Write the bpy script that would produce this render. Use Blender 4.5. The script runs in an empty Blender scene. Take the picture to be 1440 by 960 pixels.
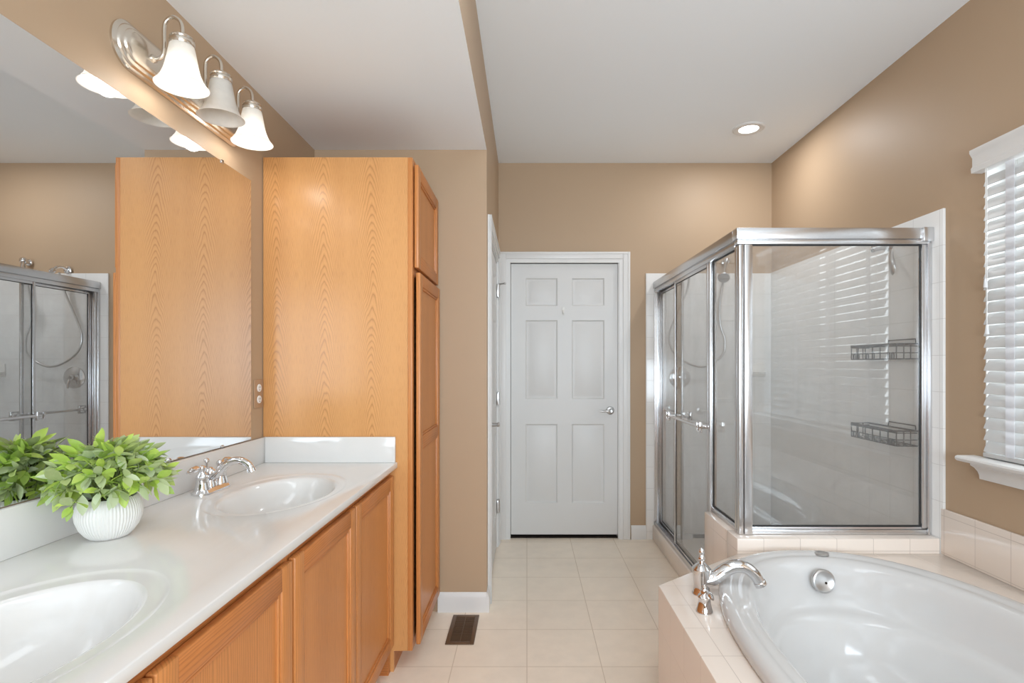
import bpy, bmesh, math, random
from mathutils import Vector, Matrix
random.seed(7)
PI = math.pi
sc = bpy.context.scene
COL = sc.collection

# ------------------------------------------------------------------ camera
CAM_H = 1.32
cd = bpy.data.cameras.new('camera')
cam = bpy.data.objects.new('camera', cd); COL.objects.link(cam)
cam.location = (0, 0, CAM_H); cam.rotation_euler = (PI/2, 0, 0)
cd.sensor_width = 36.0; cd.lens = 750/1440*36
cd.shift_x = -21/1440; cd.shift_y = 32/1440
cd.clip_start = 0.02
sc.camera = cam

# ------------------------------------------------------------------ world, exposure, large lights
w = bpy.data.worlds.new('world'); sc.world = w; w.use_nodes = True
bgn = w.node_tree.nodes['Background']
bgn.inputs[0].default_value = (0.93, 0.97, 1.0, 1); bgn.inputs[1].default_value = 1.0
sc.view_settings.view_transform = 'Standard'; sc.view_settings.look = 'None'
sc.view_settings.exposure = 0.30; sc.view_settings.gamma = 1.0
sc.view_settings.use_curve_mapping = False
try:
    sc.cycles.use_denoising = True
    sc.cycles.max_bounces = 14; sc.cycles.diffuse_bounces = 6; sc.cycles.glossy_bounces = 6
    sc.cycles.transmission_bounces = 8; sc.cycles.transparent_max_bounces = 16
    sc.cycles.sample_clamp_indirect = 6.0; sc.cycles.caustics_reflective = True; sc.cycles.blur_glossy = 1.0; sc.cycles.caustics_refractive = False
except Exception:
    pass

def area(name, loc, rot, sx, sy, power, color=(1, 1, 1)):
    l = bpy.data.lights.new(name, 'AREA'); l.shape = 'RECTANGLE'; l.size = sx; l.size_y = sy
    l.energy = power; l.color = color
    o = bpy.data.objects.new(name, l); o.location = loc; o.rotation_euler = rot; COL.objects.link(o)
    return o
# daylight outside the side window, plus added fill lights behind and overhead
area('added_rear_fill', (0.65, -1.80, 1.50), (PI/2+0.55, 0, 0), 2.1, 1.5, 104, (0.76, 0.89, 1.0))  # added fill behind the unseen rear window, tilted up to brighten the ceiling
area('daylight_side_window', (2.30, 1.44, 1.60), (PI/2, 0, PI/2), 1.5, 1.3, 24, (0.86, 0.94, 1.0))
area('added_ceiling_fill', (0.25, 0.9, 2.80), (0, 0, 0), 0.6, 1.4, 9, (0.84, 0.93, 1.0))  # added fill below the ceiling to brighten the floor, no fixture built

# ------------------------------------------------------------------ room dimensions
XL, XR = -1.135, 1.85          # mirror wall, window wall
XM = -0.215                    # wall with the side door / fascia
YB, YF = 4.03, -1.60           # far wall, wall behind the camera
YC = 2.85                      # return wall behind the tall cabinet
ZL, ZH = 2.465, 2.84           # vanity ceiling, main ceiling
def P(px, py, d):              # a point of the photograph at depth d
    return Vector(((px-741)*d/750, d, CAM_H-(py-512)*d/750))

# ------------------------------------------------------------------ material helpers
def lin(r, g, b):
    f = lambda c: (c/255/12.92) if c/255 <= 0.04045 else ((c/255+0.055)/1.055)**2.4
    return (f(r), f(g), f(b), 1)
class NT:
    def __init__(s, name):
        s.m = bpy.data.materials.new(name); s.m.use_nodes = True
        s.t = s.m.node_tree; s.t.nodes.clear()
        s.out = s.n('ShaderNodeOutputMaterial')
    def n(s, typ, **kw):
        x = s.t.nodes.new(typ)
        for k, v in kw.items(): setattr(x, k, v)
        return x
    def l(s, a, b): s.t.links.new(a, b)
    def val(s, inp, v):
        if hasattr(v, 'is_linked') or hasattr(v, 'links'): s.l(v, inp)
        else: inp.default_value = v
    def math(s, op, a, b=0.0, c=None):
        x = s.n('ShaderNodeMath', operation=op)
        s.val(x.inputs[0], a); s.val(x.inputs[1], b)
        if c is not None: s.val(x.inputs[2], c)
        return x.outputs[0]
    def mixc(s, f, a, b, blend='MIX'):
        x = s.n('ShaderNodeMix', data_type='RGBA', blend_type=blend)
        s.val(x.inputs[0], f); s.val(x.inputs[6], a); s.val(x.inputs[7], b)
        return x.outputs[2]
    def noise(s, vec, scale=5, detail=2, rough=0.5):
        x = s.n('ShaderNodeTexNoise')
        if vec is not None: s.l(vec, x.inputs['Vector'])
        x.inputs['Scale'].default_value = scale; x.inputs['Detail'].default_value = detail
        x.inputs['Roughness'].default_value = rough
        return x.outputs[0]
    def comb(s, x, y, z):
        c = s.n('ShaderNodeCombineXYZ')
        for i, v in enumerate((x, y, z)): s.val(c.inputs[i], v)
        return c.outputs[0]
    def bsdf(s, color, rough=0.5, metal=0.0, spec=0.5, **kw):
        b = s.n('ShaderNodeBsdfPrincipled')
        s.val(b.inputs['Base Color'], color); s.val(b.inputs['Roughness'], rough)
        s.val(b.inputs['Metallic'], metal); s.val(b.inputs['Specular IOR Level'], spec)
        for k, v in kw.items(): s.val(b.inputs[k.replace('_', ' ')], v)
        return b
    def bump(s, h, strength=0.1, dist=0.002):
        b = s.n('ShaderNodeBump'); s.val(b.inputs['Height'], h)
        b.inputs['Strength'].default_value = strength; b.inputs['Distance'].default_value = dist
        return b.outputs[0]
    def done(s, b):
        s.l(b.outputs[0] if hasattr(b, 'outputs') else b, s.out.inputs[0]); return s.m

def plain(name, col, rough=0.5, metal=0.0, spec=0.5, var=0.04, scale=14, bump=0.0, bscale=120):
    t = NT(name); tc = t.n('ShaderNodeTexCoord').outputs['Object']
    n = t.noise(tc, scale, 3)
    dark = tuple(c*(1-var) for c in col[:3])+(1,)
    b = t.bsdf(t.mixc(n, dark, col), rough, metal, spec)
    if bump:
        t.l(t.bump(t.noise(tc, bscale, 2), bump), b.inputs['Normal'])
    return t.done(b)

def paint(name, col, rough=0.6):
    t = NT(name); g = t.n('ShaderNodeNewGeometry').outputs['Position']
    b = t.bsdf(col, rough, 0, 0.35)
    t.l(t.bump(t.noise(g, 260, 2), 0.08, 0.0006), b.inputs['Normal'])
    return t.done(b)

def tile(name, col, grout, size, phase=(0, 0, 0), gw=0.0022, rough=0.18, mottled=0.0, vary=0.02, spec=0.5):
    t = NT(name); g = t.n('ShaderNodeNewGeometry')
    sp = t.n('ShaderNodeSeparateXYZ'); t.l(g.outputs['Position'], sp.inputs[0])
    sn = t.n('ShaderNodeSeparateXYZ'); t.l(g.outputs['True Normal'], sn.inputs[0])
    ax = [t.math('GREATER_THAN', t.math('ABSOLUTE', sn.outputs[i]), 0.72) for i in range(3)]
    mask = None; ids = []
    for i in range(3):
        u = t.math('DIVIDE', t.math('SUBTRACT', sp.outputs[i], phase[i]), size)
        fr = t.math('FRACT', u)
        d = t.math('MULTIPLY', t.math('MINIMUM', fr, t.math('SUBTRACT', 1.0, fr)), size)
        line = t.math('LESS_THAN', d, gw/2)
        line = t.math('MULTIPLY', line, t.math('SUBTRACT', 1.0, ax[i]))
        mask = line if mask is None else t.math('MAXIMUM', mask, line)
        ids.append(t.math('FLOOR', u))
    wn = t.n('ShaderNodeTexWhiteNoise'); t.l(t.comb(*ids), wn.inputs['Vector'])
    base = t.mixc(t.math('MULTIPLY', wn.outputs[0], 1.0), tuple(c*(1-vary) for c in col[:3])+(1,), col)
    if mottled:
        n = t.noise(g.outputs['Position'], 9, 6, 0.62)
        r = t.n('ShaderNodeValToRGB'); r.color_ramp.elements[0].position = 0.35; r.color_ramp.elements[1].position = 0.68
        t.l(n, r.inputs[0])
        base = t.mixc(t.math('MULTIPLY', r.outputs[0], mottled), base, tuple(c*0.80 for c in col[:3])+(1,))
    c = t.mixc(mask, base, grout)
    b = t.bsdf(c, t.math('ADD', rough, t.math('MULTIPLY', mask, 0.5)), 0, spec)
    t.l(t.bump(t.math('SUBTRACT', 1.0, mask), 0.25, 0.001), b.inputs['Normal'])
    return t.done(b)

def oak(name, light, dark, horizontal=False, rough=0.32, seed=0.0, cathedral=True, contrast=0.5, plank=0.205):
    t = NT(name); tc = t.n('ShaderNodeTexCoord').outputs['Object']
    s = t.n('ShaderNodeSeparateXYZ'); t.l(tc, s.inputs[0])
    xy = t.math('ADD', s.outputs[0], s.outputs[1])
    u, v = (s.outputs[2], xy) if horizontal else (xy, s.outputs[2])
    if cathedral:      # flat-sawn veneer: nested pointed arches down the middle of each strip
        wob = t.noise(t.comb(seed, 1.0, t.math('MULTIPLY', v, 1.6)), 1.0, 2, 0.5)
        pu = t.math('DIVIDE', t.math('ADD', u, t.math('MULTIPLY', wob, 0.05)), plank)
        p = t.math('SUBTRACT', t.math('FRACT', pu), 0.5)
        wn = t.n('ShaderNodeTexWhiteNoise', noise_dimensions='1D'); t.l(t.math('FLOOR', pu), wn.inputs['W'])
        pp_ = t.math('ABSOLUTE', p)
        pw = t.math('POWER', pp_, 1.5)
        n1 = t.noise(t.comb(t.math('MULTIPLY', u, 9), seed, t.math('MULTIPLY', v, 2.2)), 1.0, 2, 0.5)
        n2 = t.noise(t.comb(t.math('MULTIPLY', u, 60), seed+3, t.math('MULTIPLY', v, 14)), 1.0, 2, 0.5)
        r = t.math('ADD', t.math('MULTIPLY', v, 26.0), t.math('ADD', t.math('MULTIPLY', pw, 40.0), t.math('ADD', t.math('MULTIPLY', n1, 7.0), t.math('MULTIPLY', n2, 0.5))))
        r = t.math('ADD', r, t.math('MULTIPLY', wn.outputs[0], 7.0))
        fade = t.math('SUBTRACT', 1.0, t.math('MULTIPLY', pp_, 1.5))
    else:
        n1 = t.noise(t.comb(t.math('MULTIPLY', u, 14), seed, t.math('MULTIPLY', v, 1.3)), 1.0, 2, 0.5)
        r = t.math('ADD', t.math('MULTIPLY', u, 120.0), t.math('MULTIPLY', n1, 6.0))
        fade = 1.0
    fr = t.math('FRACT', r)
    ramp = t.n('ShaderNodeValToRGB'); e = ramp.color_ramp.elements
    e[0].position = 0.0; e[0].color = (0.45, 0.45, 0.45, 1); e[1].position = 1.0; e[1].color = (0.9, 0.9, 0.9, 1)
    m1 = e.new(0.25); m1.color = (0.0, 0.0, 0.0, 1)
    m2 = e.new(0.70); m2.color = (0.15, 0.15, 0.15, 1)
    t.l(fr, ramp.inputs[0])
    pores = t.noise(t.comb(t.math('MULTIPLY', u, 520), seed, t.math('MULTIPLY', v, 22)), 1.0, 2, 0.6)
    pr = t.n('ShaderNodeValToRGB'); pr.color_ramp.elements[0].position = 0.48; pr.color_ramp.elements[1].position = 0.72
    t.l(pores, pr.inputs[0])
    f = t.math('ADD', t.math('MULTIPLY', t.math('MULTIPLY', ramp.outputs[0], fade), contrast), t.math('MULTIPLY', pr.outputs[0], 0.25))
    big = t.noise(t.comb(t.math('MULTIPLY', u, 7), seed+9, t.math('MULTIPLY', v, 0.5)), 1.0, 2, 0.5)
    f = t.math('ADD', f, t.math('MULTIPLY', t.math('SUBTRACT', big, 0.5), 0.5))
    f = t.math('MINIMUM', t.math('MAXIMUM', f, 0.0), 1.0)
    b = t.bsdf(t.mixc(f, light, dark), rough, 0, 0.45)
    t.l(t.bump(f, 0.05, 0.0006), b.inputs['Normal'])
    return t.done(b)

M = {}
M['wall'] = paint('tan_wall_paint', lin(182, 157, 130), 0.5)
M['ceil'] = paint('ceiling_paint', lin(242, 246, 249), 0.7)
M['trim'] = plain('white_trim_paint', lin(226, 225, 223), 0.35, var=0.02)
M['door'] = plain('white_door_paint', lin(216, 215, 213), 0.4, var=0.02)
M['floor'] = tile('floor_tile', lin(247, 233, 215), lin(216, 200, 180), 0.3265, (0.0, 0.0435, 0), 0.004, 0.32, 0.35, 0.03)
M['wtile'] = tile('white_shower_tile', lin(236, 235, 233), lin(205, 203, 200), 0.1625, (0.09, 0.10, 0.06), 0.0022, 0.12, 0, 0.015)
M['btile'] = tile('beige_deck_tile', lin(240, 228, 217), lin(202, 189, 178), 0.1625, (0.565, 0.074, 0.0025), 0.0024, 0.14, 0, 0.02)
M['oakp'] = oak('oak_veneer', lin(214, 157, 99), lin(146, 88, 40), False, 0.30, 0.0, True, 0.62)
M['oakv'] = oak('oak_vertical', lin(206, 136, 76), lin(138, 80, 38), False, 0.36, 4.0, False, 0.55)
M['oakh'] = oak('oak_horizontal', lin(196, 124, 67), lin(128, 72, 34), True, 0.36, 8.0, False, 0.55)
M['dark'] = plain('gap_shade_and_screw', lin(40, 28, 20), 0.8)  # painted shade for the strip under the far door, also colours the screw
M['marble'] = plain('cultured_marble', lin(221, 219, 216), 0.12, 0, 0.5, 0.015, 6)
M['acrylic'] = plain('white_acrylic', lin(207, 205, 203), 0.10, 0, 0.5, 0.01, 4)
M['chrome'] = plain('chrome', (0.77, 0.77, 0.78, 1), 0.06, 1.0, var=0.03)
M['alu'] = plain('polished_aluminium', (0.70, 0.70, 0.71, 1), 0.26, 1.0, var=0.05, scale=30)
M['nickel'] = plain('brushed_nickel', (0.72, 0.67, 0.60, 1), 0.24, 1.0, var=0.06)
M['steel'] = plain('satin_steel', (0.56, 0.55, 0.54, 1), 0.28, 1.0, var=0.05)
M['rubber'] = plain('black_gasket', (0.02, 0.02, 0.02, 1), 0.5)
M['wire'] = plain('dark_bronze_wire', (0.02, 0.019, 0.018, 1), 0.5, 0.2)
M['bronze'] = plain('brown_register_metal', lin(104, 78, 56), 0.45, 0.2, var=0.1)
M['pit'] = plain('duct_shadow', (0.012, 0.010, 0.009, 1), 0.9)
M['ceramic'] = plain('white_ceramic', lin(232, 230, 226), 0.35, var=0.03)
M['plate'] = plain('tan_plastic', lin(176, 142, 112), 0.4)
M['plastic'] = plain('white_plastic', lin(238, 237, 234), 0.3)
M['clear'] = plain('translucent_tassel', lin(225, 226, 228), 0.2)
M['soil'] = plain('dark_moss', lin(60, 62, 36), 0.9, var=0.5, scale=60)
M['stem'] = plain('green_stem', lin(112, 128, 66), 0.6)

def mk_mirror():
    t = NT('mirror_silver'); g = t.n('ShaderNodeNewGeometry').outputs['Position']
    n = t.noise(g, 3, 2)
    return t.done(t.bsdf(t.mixc(n, (0.75, 0.76, 0.765, 1), (0.78, 0.79, 0.795, 1)), 0.0, 1.0))
M['mirror'] = mk_mirror()

def mk_glass(name, haze, blur, rough, tint):
    t = NT(name); g = t.n('ShaderNodeNewGeometry').outputs['Position']
    tr = t.n('ShaderNodeBsdfTransparent'); tr.inputs[0].default_value = tint
    rf = t.n('ShaderNodeBsdfRefraction'); rf.inputs['IOR'].default_value = 1.0; rf.inputs['Roughness'].default_value = rough
    rf.inputs['Color'].default_value = tint
    df = t.n('ShaderNodeBsdfDiffuse'); df.inputs[0].default_value = (0.60, 0.60, 0.59, 1)
    tl = t.n('ShaderNodeBsdfTranslucent'); tl.inputs[0].default_value = (0.60, 0.60, 0.59, 1)
    gl = t.n('ShaderNodeBsdfGlossy'); gl.inputs['Roughness'].default_value = 0.02
    def mix(f, a, b):
        x = t.n('ShaderNodeMixShader'); t.val(x.inputs[0], f); t.l(a, x.inputs[1]); t.l(b, x.inputs[2]); return x.outputs[0]
    hz = mix(0.5, df.outputs[0], tl.outputs[0])
    thru = mix(blur, tr.outputs[0], rf.outputs[0])
    n = t.noise(g, 7, 3)
    body = mix(t.math('MULTIPLY', t.math('ADD', n, 0.5), haze), thru, hz)
    lw = t.n('ShaderNodeLayerWeight'); lw.inputs[0].default_value = 0.5
    refl = t.math('ADD', t.math('MULTIPLY', t.math('POWER', lw.outputs['Facing'], 5.0), 0.8), 0.065)
    return t.done(mix(refl, body, gl.outputs[0]))
M['glass'] = mk_glass('hazy_shower_glass', 0.13, 0.0, 0.10, (0.965, 0.97, 0.968, 1))
M['pane'] = mk_glass('window_glass', 0.0, 0.0, 0.0, (0.97, 0.98, 0.98, 1))

def translucent(name, col, frac, gloss=0.0, var=0.0, scale=20):
    t = NT(name); tc = t.n('ShaderNodeTexCoord').outputs['Object']
    n = t.noise(tc, scale, 5, 0.65)
    c = t.mixc(n, tuple(x*(1-var) for x in col[:3])+(1,), col)
    d = t.bsdf(c, 0.35, 0, 0.4)
    tl = t.n('ShaderNodeBsdfTranslucent'); t.l(c, tl.inputs[0])
    x = t.n('ShaderNodeMixShader'); x.inputs[0].default_value = frac
    t.l(d.outputs[0], x.inputs[1]); t.l(tl.outputs[0], x.inputs[2])
    return t.done(x)
M['shade'] = translucent('alabaster_glass', lin(250, 247, 242), 0.5, var=0.20, scale=34)
M['slat'] = translucent('white_blind_slat', lin(216, 216, 215), 0.14)
M['tape'] = translucent('sheer_ladder_tape', lin(240, 240, 242), 0.55)

def emit(name, col, strength):
    t = NT(name); e = t.n('ShaderNodeEmission'); e.inputs[0].default_value = col; e.inputs[1].default_value = strength
    return t.done(e)
M['bulb'] = emit('lit_bulb', (1.0, 0.97, 0.93, 1), 1.6)
M['bulb_off'] = plain('unlit_bulb', lin(235, 232, 225), 0.3)
M['led'] = emit('lit_downlight', (1.0, 0.98, 0.95, 1), 4)

def mk_leaf():
    t = NT('variegated_leaf'); g = t.n('ShaderNodeNewGeometry')
    r = t.n('ShaderNodeValToRGB'); t.l(g.outputs['Random Per Island'], r.inputs[0])
    els = r.color_ramp.elements
    els[0].position = 0; els[0].color = lin(140, 176, 58)
    els[1].position = 1; els[1].color = lin(206, 222, 192)
    for p, c in ((0.15, (176, 210, 66)), (0.32, (204, 230, 84)), (0.44, (176, 192, 120)), (0.62, (196, 208, 168)), (0.8, (150, 166, 108)), (0.9, (206, 218, 186))):
        e = els.new(p); e.color = lin(*c)
    n = t.noise(g.outputs['Position'], 90, 3)
    c = t.mixc(t.math('MULTIPLY', n, 0.45), r.outputs[0], lin(206, 218, 160))
    d = t.bsdf(c, 0.42, 0, 0.4)
    tl = t.n('ShaderNodeBsdfTranslucent'); t.l(c, tl.inputs[0])
    x = t.n('ShaderNodeMixShader'); x.inputs[0].default_value = 0.25
    t.l(d.outputs[0], x.inputs[1]); t.l(tl.outputs[0], x.inputs[2])
    return t.done(x)
M['leaf'] = mk_leaf()

# ------------------------------------------------------------------ mesh helpers
def box(bm, x0, x1, y0, y1, z0, z1, bev=0.0, mi=0, segs=2):
    t = bmesh.new(); bmesh.ops.create_cube(t, size=1.0)
    for v in t.verts:
        v.co = Vector(((x0+x1)/2+v.co.x*(x1-x0), (y0+y1)/2+v.co.y*(y1-y0), (z0+z1)/2+v.co.z*(z1-z0)))
    if bev: bmesh.ops.bevel(t, geom=list(t.edges), offset=bev, segments=segs, affect='EDGES', profile=0.5)
    merge(bm, t, mi)
def merge(bm, t, mi=None):
    mp = {}
    for v in t.verts: mp[v] = bm.verts.new(v.co)
    for f in t.faces:
        try:
            nf = bm.faces.new([mp[v] for v in f.verts]); nf.material_index = f.material_index if mi is None else mi
        except ValueError: pass
    t.free()
def frame_axes(d):
    d = d.normalized(); a = Vector((0, 0, 1)) if abs(d.z) < 0.9 else Vector((1, 0, 0))
    u = d.cross(a).normalized(); return u, d.cross(u).normalized()
def smooth_path(pts, n=8):
    pts = [Vector(p) for p in pts]; out = []
    for i in range(len(pts)-1):
        p0 = pts[max(i-1, 0)]; p1 = pts[i]; p2 = pts[i+1]; p3 = pts[min(i+2, len(pts)-1)]
        for k in range(n):
            s = k/n
            out.append(0.5*((2*p1)+(p2-p0)*s+(2*p0-5*p1+4*p2-p3)*s*s+(3*p1-p0-3*p2+p3)*s**3))
    out.append(pts[-1]); return out
def tube(bm, pts, r, segs=12, mi=0, smooth=0, caps=True, flat=None):
    pts = [Vector(p) for p in pts]
    rs = list(r) if isinstance(r, (list, tuple)) else [r]*len(pts)
    if smooth:
        n0 = len(pts); pts = smooth_path(pts, smooth)
        rs2 = []
        for i in range(n0-1):
            for k in range(smooth): rs2.append(rs[i]+(rs[i+1]-rs[i])*k/smooth)
        rs2.append(rs[-1]); rs = rs2
    rings = []; u = None
    for i, p in enumerate(pts):
        d = (pts[min(i+1, len(pts)-1)]-pts[max(i-1, 0)])
        if d.length < 1e-9: d = Vector((0, 0, 1))
        d.normalize()
        if u is None: u, v = frame_axes(d)
        else:
            u = (u-d*u.dot(d)).normalized(); v = d.cross(u).normalized()
        ring = []
        for k in range(segs):
            a = 2*PI*k/segs
            ring.append(bm.verts.new(p+(u*math.cos(a)+v*math.sin(a))*rs[i]))
        rings.append(ring)
    for a, b in zip(rings, rings[1:]):
        for k in range(segs):
            f = bm.faces.new([a[k], a[(k+1) % segs], b[(k+1) % segs], b[k]]); f.material_index = mi
    if caps:
        f = bm.faces.new(rings[0][::-1]); f.material_index = mi
        f = bm.faces.new(rings[-1]); f.material_index = mi
def loft(bm, rings, cap0=False, cap1=False, mi=0):
    vr = [[bm.verts.new(p) for p in r] for r in rings]; n = len(vr[0])
    for a, b in zip(vr, vr[1:]):
        for k in range(n):
            f = bm.faces.new([a[k], a[(k+1) % n], b[(k+1) % n], b[k]]); f.material_index = mi
    if cap0: bm.faces.new(vr[0][::-1]).material_index = mi
    if cap1: bm.faces.new(vr[-1]).material_index = mi
def lathe(bm, prof, base, axis=(0, 0, 1), segs=32, mi=0, cap0=True, cap1=True, ribs=0, ribd=0.0):
    base = Vector(base); d = Vector(axis).normalized(); u, v = frame_axes(d)
    rings = []
    for r, h in prof:
        ring = []
        for k in range(segs):
            a = 2*PI*k/segs; rr = r*(1+ribd*math.cos(ribs*a)) if ribs else r
            ring.append(base+d*h+(u*math.cos(a)+v*math.sin(a))*max(rr, 1e-5))
        rings.append(ring)
    loft(bm, rings, cap0, cap1, mi)
def ball(bm, c, r, sx=1, sy=1, sz=1, mi=0, seg=16):
    t = bmesh.new(); bmesh.ops.create_uvsphere(t, u_segments=seg, v_segments=seg//2+2, radius=r)
    for v in t.verts: v.co = Vector((v.co.x*sx, v.co.y*sy, v.co.z*sz))+Vector(c)
    merge(bm, t, mi)
def prism(bm, poly, z0, z1, mi=0):
    loft(bm, [[Vector((x, y, z0)) for x, y in poly], [Vector((x, y, z1)) for x, y in poly]], True, True, mi)
def extrude_profile(bm, prof, origin, ua, va, along, length, mi=0):
    o = Vector(origin); ua, va, al = Vector(ua), Vector(va), Vector(along)
    loft(bm, [[o+ua*a+va*b for a, b in prof], [o+ua*a+va*b+al*length for a, b in prof]], True, True, mi)
def sup(cx, cy, a, b, z, n=72, e=2.0):
    out = []
    for k in range(n):
        t = 2*PI*k/n; c, s = math.cos(t), math.sin(t)
        out.append(Vector((cx+a*math.copysign(abs(c)**(2/e), c), cy+b*math.copysign(abs(s)**(2/e), s), z)))
    return out

# ------------------------------------------------------------------ object helpers
LOC = {}
def obj(name, bm, mats, parent=None, base=None, angle=35, recalc=True):
    if recalc: bmesh.ops.recalc_face_normals(bm, faces=list(bm.faces))
    if parent is not None: o0 = LOC[parent.name]
    elif base is not None: o0 = Vector(base)
    else: o0 = Vector((0, 0, 0))
    for v in bm.verts: v.co -= o0
    me = bpy.data.meshes.new(name); bm.to_mesh(me); bm.free()
    for m in (mats if isinstance(mats, (list, tuple)) else [mats]): me.materials.append(m)
    me.polygons.foreach_set('use_smooth', [True]*len(me.polygons))
    try: me.set_sharp_from_angle(angle=math.radians(angle))
    except Exception: pass
    o = bpy.data.objects.new(name, me); COL.objects.link(o)
    LOC[o.name] = o0
    if parent is not None: o.parent = parent
    else: o.location = o0
    return o
def tag(o, label=None, cat=None, group=None, kind=None):
    if label: o['label'] = label
    if cat: o['category'] = cat
    if group: o['group'] = group
    if kind: o['kind'] = kind
    return o
def thing(name, loc, label, cat, group=None, kind=None):
    o = bpy.data.objects.new(name, None); COL.objects.link(o); o.location = loc
    o.empty_display_size = 0.1
    LOC[o.name] = Vector(loc)
    return tag(o, label, cat, group, kind)
def struct(name, bm, mats, label, cat, parent=None):
    o = obj(name, bm, mats, parent)
    if parent is None: tag(o, label, cat, kind='structure')
    return o
B = bmesh.new

# ================================================================== ROOM SHELL
T = 0.15
b = B(); box(b, XL-T, XR+T, YF-T, YB+0.5, -0.12, 0.0)
struct('floor', b, M['floor'], 'beige square ceramic tile floor running to the far white door', 'floor')
b = B(); box(b, XL-T, XR+T, YF-T, YB+0.5, ZH, ZH+0.1)
struct('ceiling', b, M['ceil'], 'higher pale grey ceiling over the tub and shower', 'ceiling')
b = B(); box(b, XL-T, XM, YF-T, YC, ZL, ZL+0.02)
for f in b.faces:
    f.normal_update()
    if f.normal.x > 0.5: f.material_index = 1
struct('ceiling.001', b, [M['ceil'], M['wall']], 'lower white ceiling over the vanity and its lamps', 'ceiling')
b = B(); box(b, XM-0.10, XM, YF-T, YC, ZL+0.02, ZH)
struct('wall_soffit', b, M['wall'], 'narrow tan fascia between the lower and the higher ceiling', 'wall')
b = B(); box(b, XL-T, XL, YF-T, YC+0.10, 0, ZL)
struct('wall_left', b, M['wall'], 'tan wall behind the vanity mirror and lamps', 'wall')
b = B(); box(b, XL, XM-0.10, YC, YC+0.10, 0, ZH)
struct('wall_corner', b, M['wall'], 'tan return wall beside the tall oak cabinet', 'wall')
# side wall with the side door opening
DS0, DS1, DST = 3.02, 3.855, 2.06
b = B(); box(b, XM-0.10, XM, YC, DS0, 0, ZH); box(b, XM-0.10, XM, DS1, YB+0.2, 0, ZH); box(b, XM-0.10, XM, DS0, DS1, DST, ZH)
box(b, XM-0.25, XM-0.16, YC+0.1, YB+0.2, 0, ZH)
struct('wall_middle', b, M['wall'], 'tan side wall holding the white door seen edge-on', 'wall')
# far wall with door opening
DX0, DX1, DTOP = -0.135, 0.700, 2.098
b = B(); box(b, XM, DX0, YB, YB+0.12, 0, ZH); box(b, DX1, XR+T, YB, YB+0.12, 0, ZH); box(b, DX0, DX1, YB, YB+0.12, DTOP, ZH)
box(b, XM-0.10, XR+T, YB+0.2, YB+0.3, 0, ZH)  # unseen backing added to keep outside light out of the door gap
struct('wall_back', b, M['wall'], 'tan far wall above the white panel door and shower', 'wall')
# window wall
WY0, WY1, WZ0, WZ1 = 0.73, 2.152, 0.945, 2.15
b = B()
box(b, XR, XR+T, YF-T, WY0, 0, ZH); box(b, XR, XR+T, WY1, YB+0.2, 0, ZH)
box(b, XR, XR+T, WY0, WY1, 0, WZ0); box(b, XR, XR+T, WY0, WY1, WZ1, ZH)
struct('wall_right', b, M['wall'], 'tan right-hand wall with the blind-covered window', 'wall')
# wall behind the camera with an unseen window added to let in light
b = B(); RX0, RX1, RZ0, RZ1 = -0.35, 1.65, 0.85, 2.25
box(b, XL-T, RX0, YF-T, YF, 0, ZH); box(b, RX1, XR+T, YF-T, YF, 0, ZH)
box(b, RX0, RX1, YF-T, YF, 0, RZ0); box(b, RX0, RX1, YF-T, YF, RZ1, ZH)
struct('wall_front', b, M['wall'], 'tan wall behind the viewer', 'wall')
b = B()
for x0, x1, z0, z1 in ((RX0, RX0+0.05, RZ0, RZ1), (RX1-0.05, RX1, RZ0, RZ1), (RX0+.05, RX1-.05, RZ0, RZ0+0.05), (RX0+.05, RX1-.05, RZ1-0.05, RZ1), (0.63, 0.67, RZ0+.05, RZ1-.05)):
    box(b, x0, x1, YF-0.10, YF-0.05, z0, z1, 0.004)
w2 = struct('window_added', b, M['trim'], 'white framed window added behind the viewer to let in light', 'window')

# ------------------------------------------------------------------ shower wall tile, baseboards
b = B(); box(b, XR-0.012, XR, 2.355, YB-0.012, 0.0, 2.01, 0.002)
struct('wall_tile_right', b, M['wtile'], 'white square tile on the window-side shower wall', 'wall tile')
b = B(); box(b, 0.897, XR, YB-0.012, YB, 0.0, 2.005, 0.002)
struct('wall_tile_back', b, M['wtile'], 'white square tile on the far shower wall', 'wall tile')
bprof = [(0, 0), (0.014, 0), (0.014, 0.078), (0.011, 0.090), (0.006, 0.097), (0.004, 0.104), (0, 0.104)]
b = B()
extrude_profile(b, bprof, (-0.475, YC, 0), (0, -1, 0), (0, 0, 1), (1, 0, 0), XM+0.475)
extrude_profile(b, bprof, (XM, YC-0.014, 0), (1, 0, 0), (0, 0, 1), (0, 1, 0), 0.094)
struct('baseboard_corner', b, M['trim'], 'white baseboard wrapping the wall corner by the floor register', 'baseboard')
b = B(); extrude_profile(b, bprof, (0.786, YB, 0), (0, -1, 0), (0, 0, 1), (1, 0, 0), 0.897-0.786)
struct('baseboard_back', b, M['trim'], 'short white baseboard between far door casing and shower tile', 'baseboard')

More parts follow.
